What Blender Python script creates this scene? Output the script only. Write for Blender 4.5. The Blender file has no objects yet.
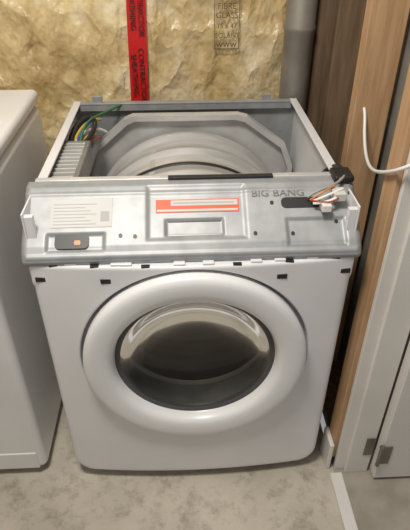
import bpy, bmesh, math, random
from mathutils import Vector, Matrix
random.seed(3)
D=bpy.data; C=bpy.context
def link(o): C.scene.collection.objects.link(o); return o
# ---------------- materials
def mat(name, col, rough=.5, metal=0., coat=0., bump=0., bscale=20., col2=None, cscale=5., stretch=(1,1,1), detail=4., lo=.35, hi=.65, dist=0.):
    m=D.materials.new(name); m.use_nodes=True; nt=m.node_tree; b=nt.nodes['Principled BSDF']
    b.inputs['Base Color'].default_value=(*col,1); b.inputs['Roughness'].default_value=rough
    b.inputs['Metallic'].default_value=metal; b.inputs['Coat Weight'].default_value=coat
    b.inputs['Coat Roughness'].default_value=.15
    tc=nt.nodes.new('ShaderNodeTexCoord'); mp=nt.nodes.new('ShaderNodeMapping'); mp.inputs['Scale'].default_value=stretch
    nt.links.new(tc.outputs['Object'],mp.inputs['Vector'])
    n=nt.nodes.new('ShaderNodeTexNoise'); n.inputs['Scale'].default_value=cscale; n.inputs['Detail'].default_value=detail
    n.inputs['Distortion'].default_value=dist
    nt.links.new(mp.outputs[0],n.inputs['Vector'])
    r=nt.nodes.new('ShaderNodeValToRGB'); r.color_ramp.elements[0].position=lo; r.color_ramp.elements[1].position=hi
    c2=col2 or tuple(c*.93 for c in col)
    r.color_ramp.elements[0].color=(*c2,1); r.color_ramp.elements[1].color=(*col,1)
    nt.links.new(n.outputs['Fac'],r.inputs['Fac']); nt.links.new(r.outputs[0],b.inputs['Base Color'])
    if bump>0:
        n2=nt.nodes.new('ShaderNodeTexNoise'); n2.inputs['Scale'].default_value=bscale; n2.inputs['Detail'].default_value=5
        n2.inputs['Distortion'].default_value=dist
        nt.links.new(mp.outputs[0],n2.inputs['Vector'])
        bp=nt.nodes.new('ShaderNodeBump'); bp.inputs['Strength'].default_value=bump; bp.inputs['Distance'].default_value=.01
        nt.links.new(n2.outputs['Fac'],bp.inputs['Height']); nt.links.new(bp.outputs[0],b.inputs['Normal'])
    return m
WHITE=mat('white_enamel',(.74,.74,.75),.3,coat=.3)
DOORW=mat('door_white_plastic',(.76,.76,.76),.34,coat=.1)
WASHW=mat('washer_white',(.72,.72,.71),.3,coat=.3)
GALV=mat('galvanized_steel',(.37,.38,.385),.5,metal=.35,col2=(.30,.31,.315),cscale=26)
GALVD=mat('galvanized_dull',(.34,.34,.33),.5,metal=.6,col2=(.22,.22,.21),cscale=9)
DRUM=mat('drum_steel',(.62,.61,.59),.40,metal=.35,col2=(.46,.45,.43),cscale=6,stretch=(1,6,1))
PLATE=mat('plate_steel',(.64,.64,.63),.42,metal=.35,col2=(.50,.50,.49),cscale=10)
BLACK=mat('black_plastic',(.015,.015,.015),.45)
GASK=mat('dark_gasket',(.07,.07,.07),.5)
RED=mat('red_tape',(.58,.012,.012),.35,coat=.3,bump=.2,bscale=30)
ORANGE=mat('orange_red_print',(.72,.10,.03),.5)
PAPER=mat('paper_label',(.58,.575,.55),.6)
INK=mat('ink',(.10,.08,.05),.6)
LINK=mat('light_ink',(.40,.40,.40),.6)
EMB=mat('embossed_steel',(.17,.17,.17),.5,metal=.3)
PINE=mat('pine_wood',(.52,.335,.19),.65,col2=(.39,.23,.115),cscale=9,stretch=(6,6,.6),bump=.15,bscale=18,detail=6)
PINED=mat('dark_pine_wood',(.20,.13,.075),.7,col2=(.12,.075,.04),cscale=9,stretch=(6,6,.6),bump=.15,bscale=18,detail=6)  # same grain as the other pine, in a darker brown
DUCT=mat('duct_steel',(.36,.33,.29),.5,metal=.5,col2=(.26,.24,.21),cscale=9)
TRIM=mat('trim_paint',(.70,.67,.63),.4)
DRY=mat('grey_board',(.24,.22,.19),.8,col2=(.16,.15,.13),cscale=8,bump=.1)
SIDEW=mat('left_wall_paint',(.6,.57,.5),.8)
CABLE=mat('white_cable',(.75,.74,.70),.4)
BRASS=mat('hinge_nickel',(.25,.24,.22),.4,metal=.8)
GREEN=mat('green_wire',(.04,.16,.06),.4); YEL=mat('yellow_wire',(.6,.42,.05),.4); ORW=mat('orange_wire',(.6,.22,.05),.4); BLUE=mat('blue_wire',(.04,.10,.35),.4); REDW=mat('red_wire',(.45,.04,.03),.4); GREYW=mat('grey_wire',(.3,.3,.3),.4)
MAPLE=mat('hall_floor',(.36,.32,.27),.7,col2=(.27,.24,.20),cscale=14)
def concrete():
    m=mat('concrete',(.53,.48,.40),.75,col2=(.39,.35,.285),cscale=3.2,bump=.3,bscale=45,detail=10,lo=.36,hi=.60,dist=.3)
    nt=m.node_tree; b=nt.nodes['Principled BSDF']; src=b.inputs['Base Color'].links[0].from_socket
    tc=nt.nodes.new('ShaderNodeTexCoord')
    n=nt.nodes.new('ShaderNodeTexNoise'); n.inputs['Scale'].default_value=15; n.inputs['Detail'].default_value=12; n.inputs['Roughness'].default_value=.75; nt.links.new(tc.outputs['Object'],n.inputs['Vector'])
    r=nt.nodes.new('ShaderNodeValToRGB'); r.color_ramp.elements[0].position=.36; r.color_ramp.elements[0].color=(.45,.42,.38,1); r.color_ramp.elements[1].position=.51; r.color_ramp.elements[1].color=(1,1,1,1)
    nt.links.new(n.outputs[0],r.inputs[0])
    mx=nt.nodes.new('ShaderNodeMix'); mx.data_type='RGBA'; mx.blend_type='MULTIPLY'; mx.inputs[0].default_value=.65
    nt.links.new(src,mx.inputs[6]); nt.links.new(r.outputs[0],mx.inputs[7]); nt.links.new(mx.outputs[2],b.inputs['Base Color'])
    return m
CONC=concrete()
def insul():
    m=D.materials.new('insulation_poly'); m.use_nodes=True; nt=m.node_tree; b=nt.nodes['Principled BSDF']
    tc=nt.nodes.new('ShaderNodeTexCoord'); mp=nt.nodes.new('ShaderNodeMapping'); mp.inputs['Scale'].default_value=(1,1,.7)
    nt.links.new(tc.outputs['Object'],mp.inputs[0])
    n=nt.nodes.new('ShaderNodeTexNoise'); n.inputs['Scale'].default_value=5; n.inputs['Detail'].default_value=12; n.inputs['Roughness'].default_value=.66; n.inputs['Distortion'].default_value=.0
    nt.links.new(mp.outputs[0],n.inputs['Vector'])
    r=nt.nodes.new('ShaderNodeValToRGB'); e=r.color_ramp.elements
    e[0].position=.36; e[0].color=(.44,.30,.12,1); e[1].position=.64; e[1].color=(.86,.77,.55,1)
    x=e.new(.5); x.color=(.70,.54,.27,1)
    nt.links.new(n.outputs['Fac'],r.inputs[0])
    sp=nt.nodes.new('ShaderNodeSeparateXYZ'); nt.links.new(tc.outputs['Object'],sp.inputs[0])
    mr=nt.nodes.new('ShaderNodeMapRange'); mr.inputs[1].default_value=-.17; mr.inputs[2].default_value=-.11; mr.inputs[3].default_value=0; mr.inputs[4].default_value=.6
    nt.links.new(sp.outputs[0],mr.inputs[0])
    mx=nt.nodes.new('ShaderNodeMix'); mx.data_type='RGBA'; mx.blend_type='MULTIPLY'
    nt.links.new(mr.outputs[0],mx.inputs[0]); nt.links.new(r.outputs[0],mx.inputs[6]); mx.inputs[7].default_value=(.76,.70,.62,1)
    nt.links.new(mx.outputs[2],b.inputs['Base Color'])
    b.inputs['Roughness'].default_value=.5; b.inputs['Coat Weight'].default_value=1; b.inputs['Coat Roughness'].default_value=.12
    v=nt.nodes.new('ShaderNodeTexVoronoi'); v.feature='F1'; v.inputs['Scale'].default_value=8
    n3=nt.nodes.new('ShaderNodeTexNoise'); n3.inputs['Scale'].default_value=6; n3.inputs['Detail'].default_value=4
    nt.links.new(mp.outputs[0],n3.inputs['Vector'])
    sc=nt.nodes.new('ShaderNodeVectorMath'); sc.operation='SCALE'; sc.inputs['Scale'].default_value=.35; nt.links.new(n3.outputs['Color'],sc.inputs[0])
    ad=nt.nodes.new('ShaderNodeVectorMath'); ad.operation='ADD'; nt.links.new(mp.outputs[0],ad.inputs[0]); nt.links.new(sc.outputs[0],ad.inputs[1])
    nt.links.new(ad.outputs[0],v.inputs['Vector'])
    bp=nt.nodes.new('ShaderNodeBump'); bp.inputs['Strength'].default_value=.8; bp.inputs['Distance'].default_value=.03
    nt.links.new(v.outputs['Distance'],bp.inputs['Height'])
    bp2=nt.nodes.new('ShaderNodeBump'); bp2.inputs['Strength'].default_value=.6; bp2.inputs['Distance'].default_value=.025
    nt.links.new(n.outputs[0],bp2.inputs['Height']); nt.links.new(bp.outputs[0],bp2.inputs['Normal'])
    nt.links.new(bp2.outputs[0],b.inputs['Normal']); nt.links.new(bp2.outputs[0],b.inputs['Coat Normal'])
    return m
INS=insul()
def glassmat():
    m=D.materials.new('door_glass'); m.use_nodes=True; nt=m.node_tree; nt.nodes.clear()
    o=nt.nodes.new('ShaderNodeOutputMaterial'); mx=nt.nodes.new('ShaderNodeMixShader'); t=nt.nodes.new('ShaderNodeBsdfTransparent'); g=nt.nodes.new('ShaderNodeBsdfGlossy')
    t.inputs[0].default_value=(.70,.69,.67,1); g.inputs['Roughness'].default_value=.08
    f=nt.nodes.new('ShaderNodeFresnel'); f.inputs[0].default_value=1.3
    nt.links.new(f.outputs[0],mx.inputs[0]); nt.links.new(t.outputs[0],mx.inputs[1]); nt.links.new(g.outputs[0],mx.inputs[2]); nt.links.new(mx.outputs[0],o.inputs[0])
    return m
GLASS=glassmat()
# ---------------- geometry helpers
def empty(name,loc=(0,0,0)):
    e=D.objects.new(name,None); e.empty_display_size=.1; link(e); return e
def fin(name,bm,m,parent=None,smooth=False,bevel=0,seg=3):
    me=D.meshes.new(name); bmesh.ops.recalc_face_normals(bm,faces=bm.faces); bm.to_mesh(me); bm.free()
    o=D.objects.new(name,me); link(o); me.materials.append(m)
    if smooth:
        for p in me.polygons: p.use_smooth=True
    if bevel>0:
        md=o.modifiers.new('b','BEVEL'); md.width=bevel; md.segments=seg; md.limit_method='ANGLE'
        for p in me.polygons: p.use_smooth=True
        md.harden_normals=True
    if parent: o.parent=parent
    return o
def boxbm(bm,x0,x1,y0,y1,z0,z1):
    v=[bm.verts.new((x,y,z)) for x in(x0,x1) for y in(y0,y1) for z in(z0,z1)]
    for f in((0,1,3,2),(4,6,7,5),(0,4,5,1),(2,3,7,6),(0,2,6,4),(1,5,7,3)): bm.faces.new([v[i] for i in f])
def box(name,x0,x1,y0,y1,z0,z1,m,parent=None,bevel=0,seg=3):
    bm=bmesh.new(); boxbm(bm,x0,x1,y0,y1,z0,z1); return fin(name,bm,m,parent,False,bevel,seg)
def lathe(name,prof,c,m,parent=None,n=128,smooth=True):
    bm=bmesh.new(); rings=[]
    for r,y in prof:
        rings.append([bm.verts.new((c[0]+r*math.cos(2*math.pi*i/n),y,c[1]+r*math.sin(2*math.pi*i/n))) for i in range(n)])
    for a,b in zip(rings,rings[1:]):
        for i in range(n):
            j=(i+1)%n; bm.faces.new((a[i],a[j],b[j],b[i]))
    return fin(name,bm,m,parent,smooth)
def vcyl(name,x,y,r,z0,z1,m,parent=None,n=40):
    bm=bmesh.new(); rings=[]
    zs=[z0,z1]
    for s in (.45,1.05,1.65): zs+= [s-.012,s-.004,s+.004,s+.012]
    for z in sorted(zs):
        rr=r+(.003 if any(abs(z-s)<.006 for s in(.45,1.05,1.65)) else 0)
        rings.append([bm.verts.new((x+rr*math.cos(2*math.pi*i/n),y+rr*math.sin(2*math.pi*i/n),z)) for i in range(n)])
    for a,b in zip(rings,rings[1:]):
        for i in range(n): bm.faces.new((a[i],a[(i+1)%n],b[(i+1)%n],b[i]))
    bm.faces.new(rings[0]); bm.faces.new(rings[-1])
    return fin(name,bm,m,parent,True)
def disc(name,r,y,c,m,parent=None,n=96):
    bm=bmesh.new(); bm.faces.new([bm.verts.new((c[0]+r*math.cos(2*math.pi*i/n),y,c[1]+r*math.sin(2*math.pi*i/n))) for i in range(n)])
    return fin(name,bm,m,parent)
def wire(name,pts,r,m,parent=None):
    cu=D.curves.new(name,'CURVE'); cu.dimensions='3D'; s=cu.splines.new('NURBS'); s.points.add(len(pts)-1)
    for p,q in zip(s.points,pts): p.co=(*q,1)
    s.use_endpoint_u=True; s.order_u=min(4,len(pts)); cu.bevel_depth=r; cu.bevel_resolution=3; s.resolution_u=8
    o=D.objects.new(name,cu); link(o); cu.materials.append(m)
    if parent: o.parent=parent
    return o
# ---------------- ROOM
box('floor',-1.35,.40,-1.6,1.0,-.05,0,CONC)
box('floor_hall',.40,1.6,-1.6,.06,-.05,0.0,MAPLE)
bm=bmesh.new()
nx,nz=260,200; g=[]
from mathutils import noise as mn
for i in range(nx+1):
    row=[]
    for k in range(nz+1):
        x=-1.35+1.97*i/nx; z=2.2*k/nz
        p=Vector((x*3.2,0,z*1.5)); w_=mn.noise(Vector((x*2,7,z*3)))*.5
        d=.006+mn.noise(p)*.014+(.25-abs(mn.noise(Vector((x*9+w_*2,3,z*2.0)))))*.018+(.3-abs(mn.noise(Vector((x*8+z*3,13,z*8)))))*.008
        if -.2<x<-.1: d*=.3
        row.append(bm.verts.new((x,.86-d,z)))
    g.append(row)
for i in range(nx):
    for k in range(nz): bm.faces.new((g[i][k],g[i+1][k],g[i+1][k+1],g[i][k+1]))
boxbm(bm,-1.35,.62,.89,1.0,0,2.2)
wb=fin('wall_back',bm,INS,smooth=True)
box('wall_left',-1.45,-1.35,-1.6,1.0,0,2.2,SIDEW)
box('wall_right',.52,.56,.06,.86,0,2.2,DRY)
def stud(name,y0,y1,x0,x1,m):
    return box(name,x0,x1,y0,y1,.04,2.2,m,None,.003)
stud('wall_stud',.375,.415,.415,.505,PINE)
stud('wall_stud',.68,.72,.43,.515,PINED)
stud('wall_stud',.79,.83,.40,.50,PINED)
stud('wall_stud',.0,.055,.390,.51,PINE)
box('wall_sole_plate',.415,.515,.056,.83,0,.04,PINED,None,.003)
vcyl('duct_pipe',.345,.775,.045,0,2.2,DUCT)
bm=bmesh.new(); boxbm(bm,.402,.495,-.014,-.001,0,2.1); boxbm(bm,.430,.495,-.026,-.013,0,2.1)
fin('trim_1',bm,TRIM,None,False,.002)
box('trim_2',.376,.389,-.012,.056,0,.11,TRIM,None,.003)
box('trim_3',.385,.42,-1.6,-.028,0,.008,TRIM,None,.003)
dr=empty('door_1')
box('slab',.503,1.25,-.055,-.02,.012,2.05,TRIM,dr,.003)
box('hinge_leaf',.468,.494,-.029,-.0265,.085,.16,BRASS,dr,.001)
box('hinge_leaf_door',.504,.53,-.0585,-.0555,.085,.16,BRASS,dr,.001)
bm=bmesh.new(); bmesh.ops.create_cone(bm,cap_ends=True,segments=16,radius1=.006,radius2=.006,depth=.08,matrix=Matrix.Translation((.499,-.060,.1225)))
bmesh.ops.create_cone(bm,cap_ends=True,segments=16,radius1=.008,radius2=.004,depth=.008,matrix=Matrix.Translation((.499,-.060,.1665)))
fin('hinge_pin',bm,BRASS,dr)
wire('electrical_cable',[(.440,.378,.94),(.442,.366,.93),(.440,.35,.895),(.425,.27,.86),(.40,.16,.875),(.383,.07,.91),(.380,.0,.945),(.388,-.035,.97),(.44,-.045,1.0),(.49,-.04,1.02)],.004,CABLE)
# tape
tp=empty('red_sheathing_tape')
bm=bmesh.new(); vs=[]
for k in range(41):
    z=.0+2.15*k/40; xx=-.152+.012*(z-.8)/.4; w=.029
    vs.append([bm.verts.new((xx+s*w,.838+.003*math.sin(k*1.3+s),z)) for s in(-1,0,1)])
for a,b in zip(vs,vs[1:]):
    for i in range(2): bm.faces.new((a[i],a[i+1],b[i+1],b[i]))
fin('tape_strip',bm,RED,tp,True)
def text(name,body,size,m,M,parent,ext=.0003,sx=1):
    cu=D.curves.new(name,'FONT'); cu.body=body; cu.size=size; cu.extrude=ext; cu.align_x='CENTER'; cu.align_y='CENTER'; cu.materials.append(m)
    o=D.objects.new(name,cu); link(o); o.matrix_world=M@Matrix.Diagonal((sx,1,1,1))
    if parent: o.parent=parent
    return o
for k,z in enumerate((.90,1.10,1.30)):
    M=Matrix.Translation((-.148+.012*(z-.95)/.4,.833,z))@Matrix(((0,1,0,0),(0,0,-1,0),(-1,0,0,0),(0,0,0,1)))
    text('tape_print','CONTRACTOR\nSHEATHING',.024,BLACK,M,tp)
MX=Matrix(((1,0,0,0),(0,0,-1,0),(0,1,0,0),(0,0,0,1)))
for k,(s,z,sz) in enumerate((('R-20',1.135,.034),('FIBRE',1.10,.024),('GLASS',1.075,.024),('15 x 47',1.045,.02),('ISOLANT',1.018,.02),('www',.993,.03))):
    text('wall_print_%d'%k,s,sz,INK,Matrix.Translation((.131,.830,z))@MX,wb)
bm=bmesh.new()
for (a,b2,c2,d2) in ((.092,.094,.98,1.16),(.168,.170,.98,1.16),(.092,.170,.978,.980)): boxbm(bm,a,b2,.829,.831,c2,d2)
fin('wall_print_frame',bm,INK,wb)
# ---------------- DRYER
dy=empty('clothes_dryer')
W=.343; ZC=.474; RR=.270; ZT=.752; ZB=.03
def sdf(x,z):
    hx=W; zc=(ZT+ZB)/2; hz=(ZT-ZB)/2; dz=z-zc; r=.055 if dz<0 else .006
    qx=abs(x)-hx+r; qz=abs(dz)-hz+r
    return math.hypot(max(qx,0),max(qz,0))+min(max(qx,qz),0)-r
def yf(x,z):
    y=-.022*(1-(x/W)**2)
    d=max(0,-sdf(x,z)); R=.016
    if z>.70: R=.007
    if d<R: y+=R*(1-math.sqrt(max(0,1-((R-d)/R)**2)))
    return y
bm=bmesh.new(); N=256; cols=[]
ts=[0,.03,.1,.2,.35,.5,.65,.78,.86,.91,.94,.96,.975,.985,.993,.998,1]
for i in range(N):
    a=2*math.pi*i/N; ca,sa=math.cos(a),math.sin(a)
    lo,hi=.2,.6
    for _ in range(40):
        m_=(lo+hi)/2
        if sdf(ca*m_,ZC+sa*m_)<0: lo=m_
        else: hi=m_
    ro=lo; col=[]
    def rec(r,y): col.append(bm.verts.new((ca*r,y,ZC+sa*r)))
    rec(.190,.06); rec(.190,.02); rec(.194,.012)
    ye=yf(ca*RR,ZC+sa*RR); rec(.262,.014); rec(RR-.002,.012); rec(RR-.001,ye+.004)
    for t in ts:
        r=RR+.001+(ro-RR-.001)*t; x,z=ca*r,ZC+sa*r
        col.append(bm.verts.new((x,yf(x,z),z)))
    rec(ro,.03)
    cols.append(col)
for i in range(N):
    a,b=cols[i],cols[(i+1)%N]
    for k in range(len(a)-1): bm.faces.new((a[k],b[k],b[k+1],a[k+1]))
fin('front_panel',bm,WHITE,dy,True)
def side(name,sx):
    bm=bmesh.new(); x0=sx*W; x1=sx*(W-.004)
    boxbm(bm,min(x0,x1),max(x0,x1),.025,.715,.03,.857)
    boxbm(bm,min(x0,sx*(W-.022)),max(x0,sx*(W-.022)),.14,.715,.853,.858)
    boxbm(bm,min(x1,sx*(W-.022)),max(x1,sx*(W-.022)),.027,.04,.03,.85)
    fin(name,bm,WHITE,dy,False,.0015)
side('side_panel_left',-1); side('side_panel_right',1)
bm=bmesh.new(); boxbm(bm,-W+.004,W-.004,.709,.715,.03,.857); boxbm(bm,-W+.02,W-.02,.69,.712,.852,.858); boxbm(bm,-W+.02,W-.02,.69,.692,.835,.855)
boxbm(bm,-.285,-.255,.702,.712,.855,.876); boxbm(bm,.235,.262,.702,.712,.855,.874)
fin('rear_panel',bm,GALV,dy,False,.001)
box('base_pan',-W+.005,W-.005,.03,.71,.03,.05,GALVD,dy)
for i,(x,y) in enumerate(((-.29,.08),(.29,.08),(-.29,.66),(.29,.66))):
    bm=bmesh.new(); bmesh.ops.create_cone(bm,cap_ends=True,segments=20,radius1=.022,radius2=.016,depth=.032,matrix=Matrix.Translation((x,y,.016))); fin('foot_%d'%i,bm,BLACK,dy)
ZD=.495
prof=[(.19,.075),(.24,.08),(.285,.09),(.293,.10),(.293,.20),(.299,.205),(.299,.215),(.293,.22),(.293,.33),(.303,.336),(.303,.352),(.293,.358),(.293,.47),(.304,.476),(.304,.492),(.293,.498),(.293,.585),(.302,.59),(.302,.61)]
lathe('drum',prof,(0,ZD),DRUM,dy)
lathe('drum_belt',[(.2945,.395),(.2965,.395),(.2965,.408),(.2945,.408)],(0,ZD),BLACK,dy)
disc('drum_back',.30,.608,(0,ZD),DRUM,dy)
lathe('drum_back_ring',[(.10,.600),(.12,.592),(.20,.592),(.22,.602)],(0,ZD),GALVD,dy)
for i in range(3):
    a=math.radians(90+120*i+20)
    bm=bmesh.new()
    M=Matrix.Translation((.268*math.cos(a),.34,ZD+.268*math.sin(a)))@Matrix.Rotation(-a,4,'Y')
    boxbm(bm,-.03,.025,-.22,.22,-.018,.018); bmesh.ops.transform(bm,matrix=M,verts=bm.verts)
    fin('drum_baffle_%d'%i,bm,PLATE,dy,False,.01)
def poly_plate(name,pts,y0,y1,m,flange=0.):
    bm=bmesh.new()
    f=[bm.verts.new((x,y0,z)) for x,z in pts]; b=[bm.verts.new((x,y1,z)) for x,z in pts]
    bm.faces.new(f); bm.faces.new(b[::-1])
    for i in range(len(pts)):
        j=(i+1)%len(pts); bm.faces.new((f[i],f[j],b[j],b[i]))
    if flange:
        cx,cz=0,.5
        for i in range(len(pts)-1):
            (xa,za),(xb,zb)=pts[i],pts[i+1]
            bm.faces.new([bm.verts.new(p) for p in [(xa,y0-flange,za),(xb,y0-flange,zb),(xb,y0,zb),(xa,y0,za)]])
            k=.955
            bm.faces.new([bm.verts.new(p) for p in [(xa,y0-flange,za),(xb,y0-flange,zb),(xb*k,y0-flange,cz+(zb-cz)*k),(xa*k,y0-flange,cz+(za-cz)*k)]])
    return fin(name,bm,m,dy)
poly_plate('rear_bulkhead',[(-.325,.06),(-.325,.67),(-.29,.745),(-.185,.835),(-.16,.845),(.15,.845),(.18,.838),(.30,.75),(.328,.68),(.328,.06)],.63,.64,PLATE,.02)
bm=bmesh.new(); n=60
for i in range(n):
    a0=math.pi*(i/n); a1=math.pi*((i+1)/n)
    p=[(.295*math.cos(a0),ZD+.295*math.sin(a0)),(.295*math.cos(a1),ZD+.295*math.sin(a1))]
    q=[(max(-.335,min(.335,.45*math.cos(a1))),min(.835,ZD+.45*math.sin(a1))),(max(-.335,min(.335,.45*math.cos(a0))),min(.835,ZD+.45*math.sin(a0)))]
    bm.faces.new([bm.verts.new((x,.175,z)) for x,z in p+q])
fin('front_bulkhead',bm,GALVD,dy)
box('top_cross_rail',-.335,.335,.165,.19,.838,.852,BLACK,dy,.002)
box('top_cross_strip',-.338,.338,.146,.163,.864,.871,PLATE,dy,.002)
box('top_cross_gap_strip',-.05,.18,.142,.156,.866,.8735,BLACK,dy,.001)  # black strip laid on the lip to draw the dark gap there
box('cross_strip_plate',-.12,.20,.19,.215,.840,.846,GALVD,dy,.001)
box('control_board_case',-.335,-.262,.19,.46,.77,.835,GALVD,dy,.003)
bm=bmesh.new()
for k in range(11): boxbm(bm,-.325,-.272,.205+.022*k,.212+.022*k,.834,.840)
fin('board_case_ribs',bm,PLATE,dy)
wire('wire_green',[(-.30,.45,.80),(-.29,.50,.85),(-.275,.56,.86),(-.25,.62,.85),(-.22,.67,.85),(-.19,.70,.855)],.0035,GREEN,dy)
wire('wire_yellow',[(-.31,.47,.79),(-.285,.50,.84),(-.26,.55,.82),(-.27,.60,.80)],.005,YEL,dy)
wire('wire_yellow_b',[(-.32,.48,.80),(-.31,.55,.845),(-.28,.62,.84),(-.26,.66,.82)],.004,YEL,dy)
wire('wire_blue',[(-.31,.46,.80),(-.30,.53,.85),(-.27,.60,.845),(-.28,.66,.82)],.004,BLUE,dy)
wire('wire_black',[(-.30,.46,.81),(-.25,.49,.84),(-.255,.57,.85),(-.28,.62,.84)],.007,BLACK,dy)
wire('wire_black_b',[(-.325,.45,.80),(-.325,.53,.835),(-.32,.62,.835),(-.29,.68,.82)],.009,BLACK,dy)
wire('wire_red',[(-.29,.46,.80),(-.26,.50,.84),(-.25,.56,.80)],.003,REDW,dy)
wire('wire_white',[(-.32,.46,.80),(-.30,.52,.84),(-.27,.57,.84),(-.24,.61,.80)],.004,CABLE,dy)
# console bracket
PR=[(.012,.744),(-.004,.752),(-.008,.762),(.0,.776),(.012,.789),(.115,.862),(.124,.867),(.150,.868),(.152,.862)]
SL=[0]
for p,q in zip(PR,PR[1:]): SL.append(SL[-1]+math.hypot(q[0]-p[0],q[1]-p[1]))
def prof_at(s):
    for i in range(len(PR)-1):
        if s<=SL[i+1] or i==len(PR)-2:
            t=(s-SL[i])/(SL[i+1]-SL[i]); y=PR[i][0]+(PR[i+1][0]-PR[i][0])*t; z=PR[i][1]+(PR[i+1][1]-PR[i][1])*t
            dy_,dz_=PR[i+1][0]-PR[i][0],PR[i+1][1]-PR[i][1]; L=math.hypot(dy_,dz_); return y,z,-dz_/L,dy_/L
def sm(d,w):
    t=max(0,min(1,d/w)); return t*t*(3-2*t)
S0,S1=SL[4],SL[5]
def T(t): return S0+(S1-S0)*t
def rect(x,s,x0,x1,t0,t1,w=.008): return min(sm(x-x0,w),sm(x1-x,w),sm(s-T(t0),w),sm(T(t1)-s,w))
def emb(x,s):
    h=0
    h-=.004*rect(x,s,-.10,.118,.03,1.1,.012)
    h-=.005*rect(x,s,-.06,.068,.12,.46,.007)
    h-=.006*rect(x,s,.195,.325,-.12,.42)
    h-=.006*rect(x,s,-.305,-.18,-.12,.24)
    h+=.003*rect(x,s,-.345,.345,-.24,-.13,.004)
    h+=.002*math.exp(-((s-T(.93))/.004)**2)
    return h
BW=.354
def bp(x,s,off=0):
    y,z,ny,nz=prof_at(s); h=emb(x,s)+off; return Vector((x,y+ny*h,z+nz*h))
bm=bmesh.new(); NX,NS=280,90; gr=[]
for i in range(NX+1):
    x=-BW+2*BW*i/NX; row=[]
    for k in range(NS+1):
        s=SL[-1]*k/NS; p=bp(x,s)
        e=BW-abs(x)
        if e<.014: q=(.014-e)/.014; p.y+=.010*q*q; p.z-=.004*q*q
        row.append(bm.verts.new(p))
    gr.append(row)
for i in range(NX):
    for k in range(NS): bm.faces.new((gr[i][k],gr[i+1][k],gr[i+1][k+1],gr[i][k+1]))
for sx,idx in((-1,0),(1,NX)):
    row=gr[idx]; back=[bm.verts.new((v.co.x,max(v.co.y,.06) if k<NS*.3 else v.co.y+.02,v.co.z-.02)) for k,v in enumerate(row)]
    for k in range(NS): bm.faces.new((row[k],row[k+1],back[k+1],back[k]))
fin('console_bracket',bm,GALV,dy,True)
def onface(name,x0,x1,t0,t1,m,off=.0012,rnd=0,th=.001):
    y,z,ny,nz=prof_at(T((t0+t1)/2)); c=bp((x0+x1)/2,T((t0+t1)/2),off)
    X=Vector((1,0,0)); Nn=Vector((0,ny,nz)); U=Nn.cross(X)
    if U.z<0: U=-U
    hw=(x1-x0)/2; hh=(T(t1)-T(t0))/2; bm=bmesh.new(); pts=[]
    r=min(rnd,hw*.999,hh*.999)
    if r<=0: pts=[(-hw,-hh),(hw,-hh),(hw,hh),(-hw,hh)]
    else:
        for cx,cy,a0 in((hw-r,hh-r,0),(-hw+r,hh-r,90),(-hw+r,-hh+r,180),(hw-r,-hh+r,270)):
            for q in range(7):
                aa=math.radians(a0+15*q); pts.append((cx+r*math.cos(aa),cy+r*math.sin(aa)))
    f=[bm.verts.new(c+X*p[0]+U*p[1]) for p in pts]; b=[bm.verts.new(v.co-Nn*th) for v in f]
    bm.faces.new(f); bm.faces.new(b[::-1])
    for i in range(len(f)): j=(i+1)%len(f); bm.faces.new((f[i],f[j],b[j],b[i]))
    fin(name,bm,m,dy)
onface('spec_label',-.295,-.168,.32,.84,PAPER)
for k in range(7): onface('spec_print_%d'%k,-.29,-.20-.012*(k%3),.37+.06*k,.382+.06*k,LINK,.0016,0,.0003)
onface('spec_print_b',-.192,-.174,.42,.6,LINK,.0016,0,.0003)
onface('warning_sticker',-.077,.10,.56,.80,ORANGE,.0012)
onface('warning_field',-.045,.097,.68,.78,PAPER,.0018,0,.0004)
onface('warning_field_b',-.075,.097,.575,.615,PAPER,.0018,0,.0004)
onface('warning_print',-.04,.09,.72,.74,LINK,.0022,0,.0003)
onface('slot_left',-.285,-.215,-.04,.22,BLACK,.0035,.010)
onface('slot_left_wire',-.245,-.232,.02,.10,ORW,.0042,.003)
onface('slot_right',.19,.275,.58,.78,BLACK,.001,.010)
onface('pocket_line',-.052,.060,.40,.425,GASK,.0012,.002)
onface('pocket_line_b',-.052,.060,.15,.17,GALVD,.0012,.002)
for k,(x,t) in enumerate(((-.12,.1),(.13,.1),(.305,.3),(.21,.1),(-.15,.12),(.17,.65),(-.335,.5),(.34,.8))):
    onface('bracket_hole_%d'%k,x-.004,x+.004,t,t+.075,BLACK,.001,.004)
y,z,ny,nz=prof_at(T(.8)); Nn=Vector((0,ny,nz)); X=Vector((1,0,0)); U=Nn.cross(X)
if U.z<0: U=-U
def frame(c): return Matrix(((X.x,U.x,Nn.x,c.x),(X.y,U.y,Nn.y,c.y),(X.z,U.z,Nn.z,c.z),(0,0,0,1)))
text('embossed_lettering','BIG BANG',.022,EMB,frame(bp(.185,T(.86),.0008)),dy,.0008,1.15)
for k,x in enumerate((-.30,-.255,-.16,-.14,-.03,.03,.13,.18,.25,.31)):
    yy=-.022*(1-(x/W)**2)
    box('panel_tab_%d'%k,x-.012,x+.012,yy+.004,yy+.03,.750,.757,WHITE,dy,.002)
for k,(x,z) in enumerate(((-.185,.716),(.186,.716),(-.322,.716),(.325,.716))):
    yy=yf(x,z)
    box('panel_clip_%d'%k,x-.011,x+.011,yy-.0012,yy+.006,z-.006,z+.006,BLACK,dy,.001)
for k,x in enumerate((-.29,-.205,-.10,.09,.20,.30)):
    yy=-.022*(1-(x/W)**2)
    box('panel_notch_%d'%k,x-.009,x+.009,yy+.0015,yy+.01,.747,.7535,BLACK,dy,.001)
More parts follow.
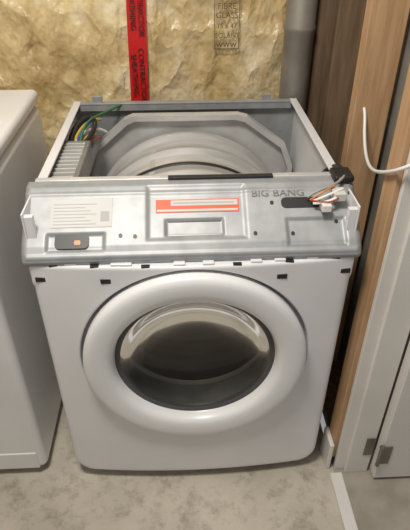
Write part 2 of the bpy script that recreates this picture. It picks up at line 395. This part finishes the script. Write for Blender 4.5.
# right harness
wire('harness_orange',[(.25,.075,.848),(.27,.07,.865),(.29,.08,.875),(.31,.095,.872),(.325,.12,.880)],.002,ORW,dy)
wire('harness_white',[(.255,.07,.848),(.275,.06,.862),(.295,.068,.868),(.318,.08,.870)],.003,CABLE,dy)
wire('harness_grey',[(.245,.08,.852),(.275,.085,.875),(.30,.078,.872),(.33,.12,.88)],.003,GREYW,dy)
wire('harness_white_b',[(.255,.065,.845),(.28,.052,.852),(.30,.06,.860)],.003,CABLE,dy)
wire('harness_red',[(.25,.07,.85),(.265,.055,.855),(.285,.05,.850),(.305,.06,.86)],.0016,REDW,dy)
box('connector_white',.296,.322,.060,.094,.850,.868,PAPER,dy,.002)
box('connector_clear',.270,.29,.044,.07,.834,.850,CABLE,dy,.002)
bm=bmesh.new(); boxbm(bm,.308,.352,.112,.165,.866,.882); fin('black_connector',bm,BLACK,dy,False,.006)
wire('harness_black',[(.335,.16,.874),(.345,.20,.872),(.33,.24,.85),(.325,.28,.80)],.006,BLACK,dy)
# door
c=(0,ZC)
lathe('door_ring',[(.205,.004),(.255,.004),(.261,-.006),(.262,-.022),(.260,-.034),(.254,-.040),(.244,-.0425),(.232,-.043),(.218,-.042),(.207,-.040),(.199,-.036),(.195,-.028),(.192,-.018),(.190,-.008),(.186,-.004)],c,DOORW,dy,160)
lathe('glass_rim',[(.191,-.010),(.185,-.0115),(.178,-.010),(.174,.0)],c,GASK,dy)
lathe('door_glass',[(.180,-.010),(.170,-.005),(.157,.006),(.14,.016),(.11,.026),(.07,.032),(.03,.034),(.001,.034)],c,GLASS,dy)
lathe('drum_collar',[(.188,.002),(.190,.03),(.19,.078)],c,GALVD,dy)
# ---------------- WASHER
ws=empty('washing_machine')
x0,x1=-1.116,-.43
bm=bmesh.new(); boxbm(bm,x0,x1,.015,.65,.025,.875); fin('cabinet',bm,WASHW,ws,False,.02,6)
bm=bmesh.new(); boxbm(bm,x0-.001,x1+.001,.0,.655,.878,.918); fin('top_lid',bm,WASHW,ws,False,.016,6)
box('kick_plate',x0+.02,x1-.02,.012,.03,.03,.10,WASHW,ws,.004)
wc=((x0+x1)/2,.45)
lathe('door_ring',[(.2,.014),(.245,.012),(.25,-.02),(.235,-.04),(.21,-.04),(.19,-.02),(.18,.0)],wc,DOORW,ws)
disc('door_glass',.185,.003,wc,GASK,ws)
box('control_panel',x0+.02,x1-.02,.004,.02,.76,.85,WASHW,ws,.006)
for i,(x,y) in enumerate(((x0+.06,.07),(x1-.06,.07),(x0+.06,.6),(x1-.06,.6))):
    bm=bmesh.new(); bmesh.ops.create_cone(bm,cap_ends=True,segments=20,radius1=.022,radius2=.018,depth=.03,matrix=Matrix.Translation((x,y,.015))); fin('foot_%d'%i,bm,BLACK,ws)
# ---------------- LIGHT
def area(name,loc,size,e,col,target):
    l=D.lights.new(name,'AREA'); l.shape='DISK'; l.size=size; l.energy=e; l.color=col
    o=D.objects.new(name,l); link(o); o.location=loc; o.rotation_euler=(Vector(target)-Vector(loc)).to_track_quat('-Z','Y').to_euler(); return o
area('ceiling_lamp',(-.30,-.45,2.35),.4,32,(1,.945,.86),(-.1,.2,0))
w=D.worlds.new('w'); C.scene.world=w; w.use_nodes=True; w.node_tree.nodes['Background'].inputs[0].default_value=(1,.98,.96,1); w.node_tree.nodes['Background'].inputs[1].default_value=.30
# ---------------- CAMERA
cam=D.cameras.new('camera'); co=D.objects.new('camera',cam); link(co)
cam.sensor_fit='VERTICAL'; cam.sensor_height=24; cam.lens=24*520/530; cam.clip_start=.02
th=math.radians(35.5); ps=math.radians(2.8)
f=Vector((math.sin(ps)*math.cos(th),math.cos(ps)*math.cos(th),-math.sin(th)))
co.location=(-.02,-.889,1.375); co.rotation_euler=f.to_track_quat('-Z','Y').to_euler()
C.scene.camera=co
C.scene.view_settings.view_transform='Standard'
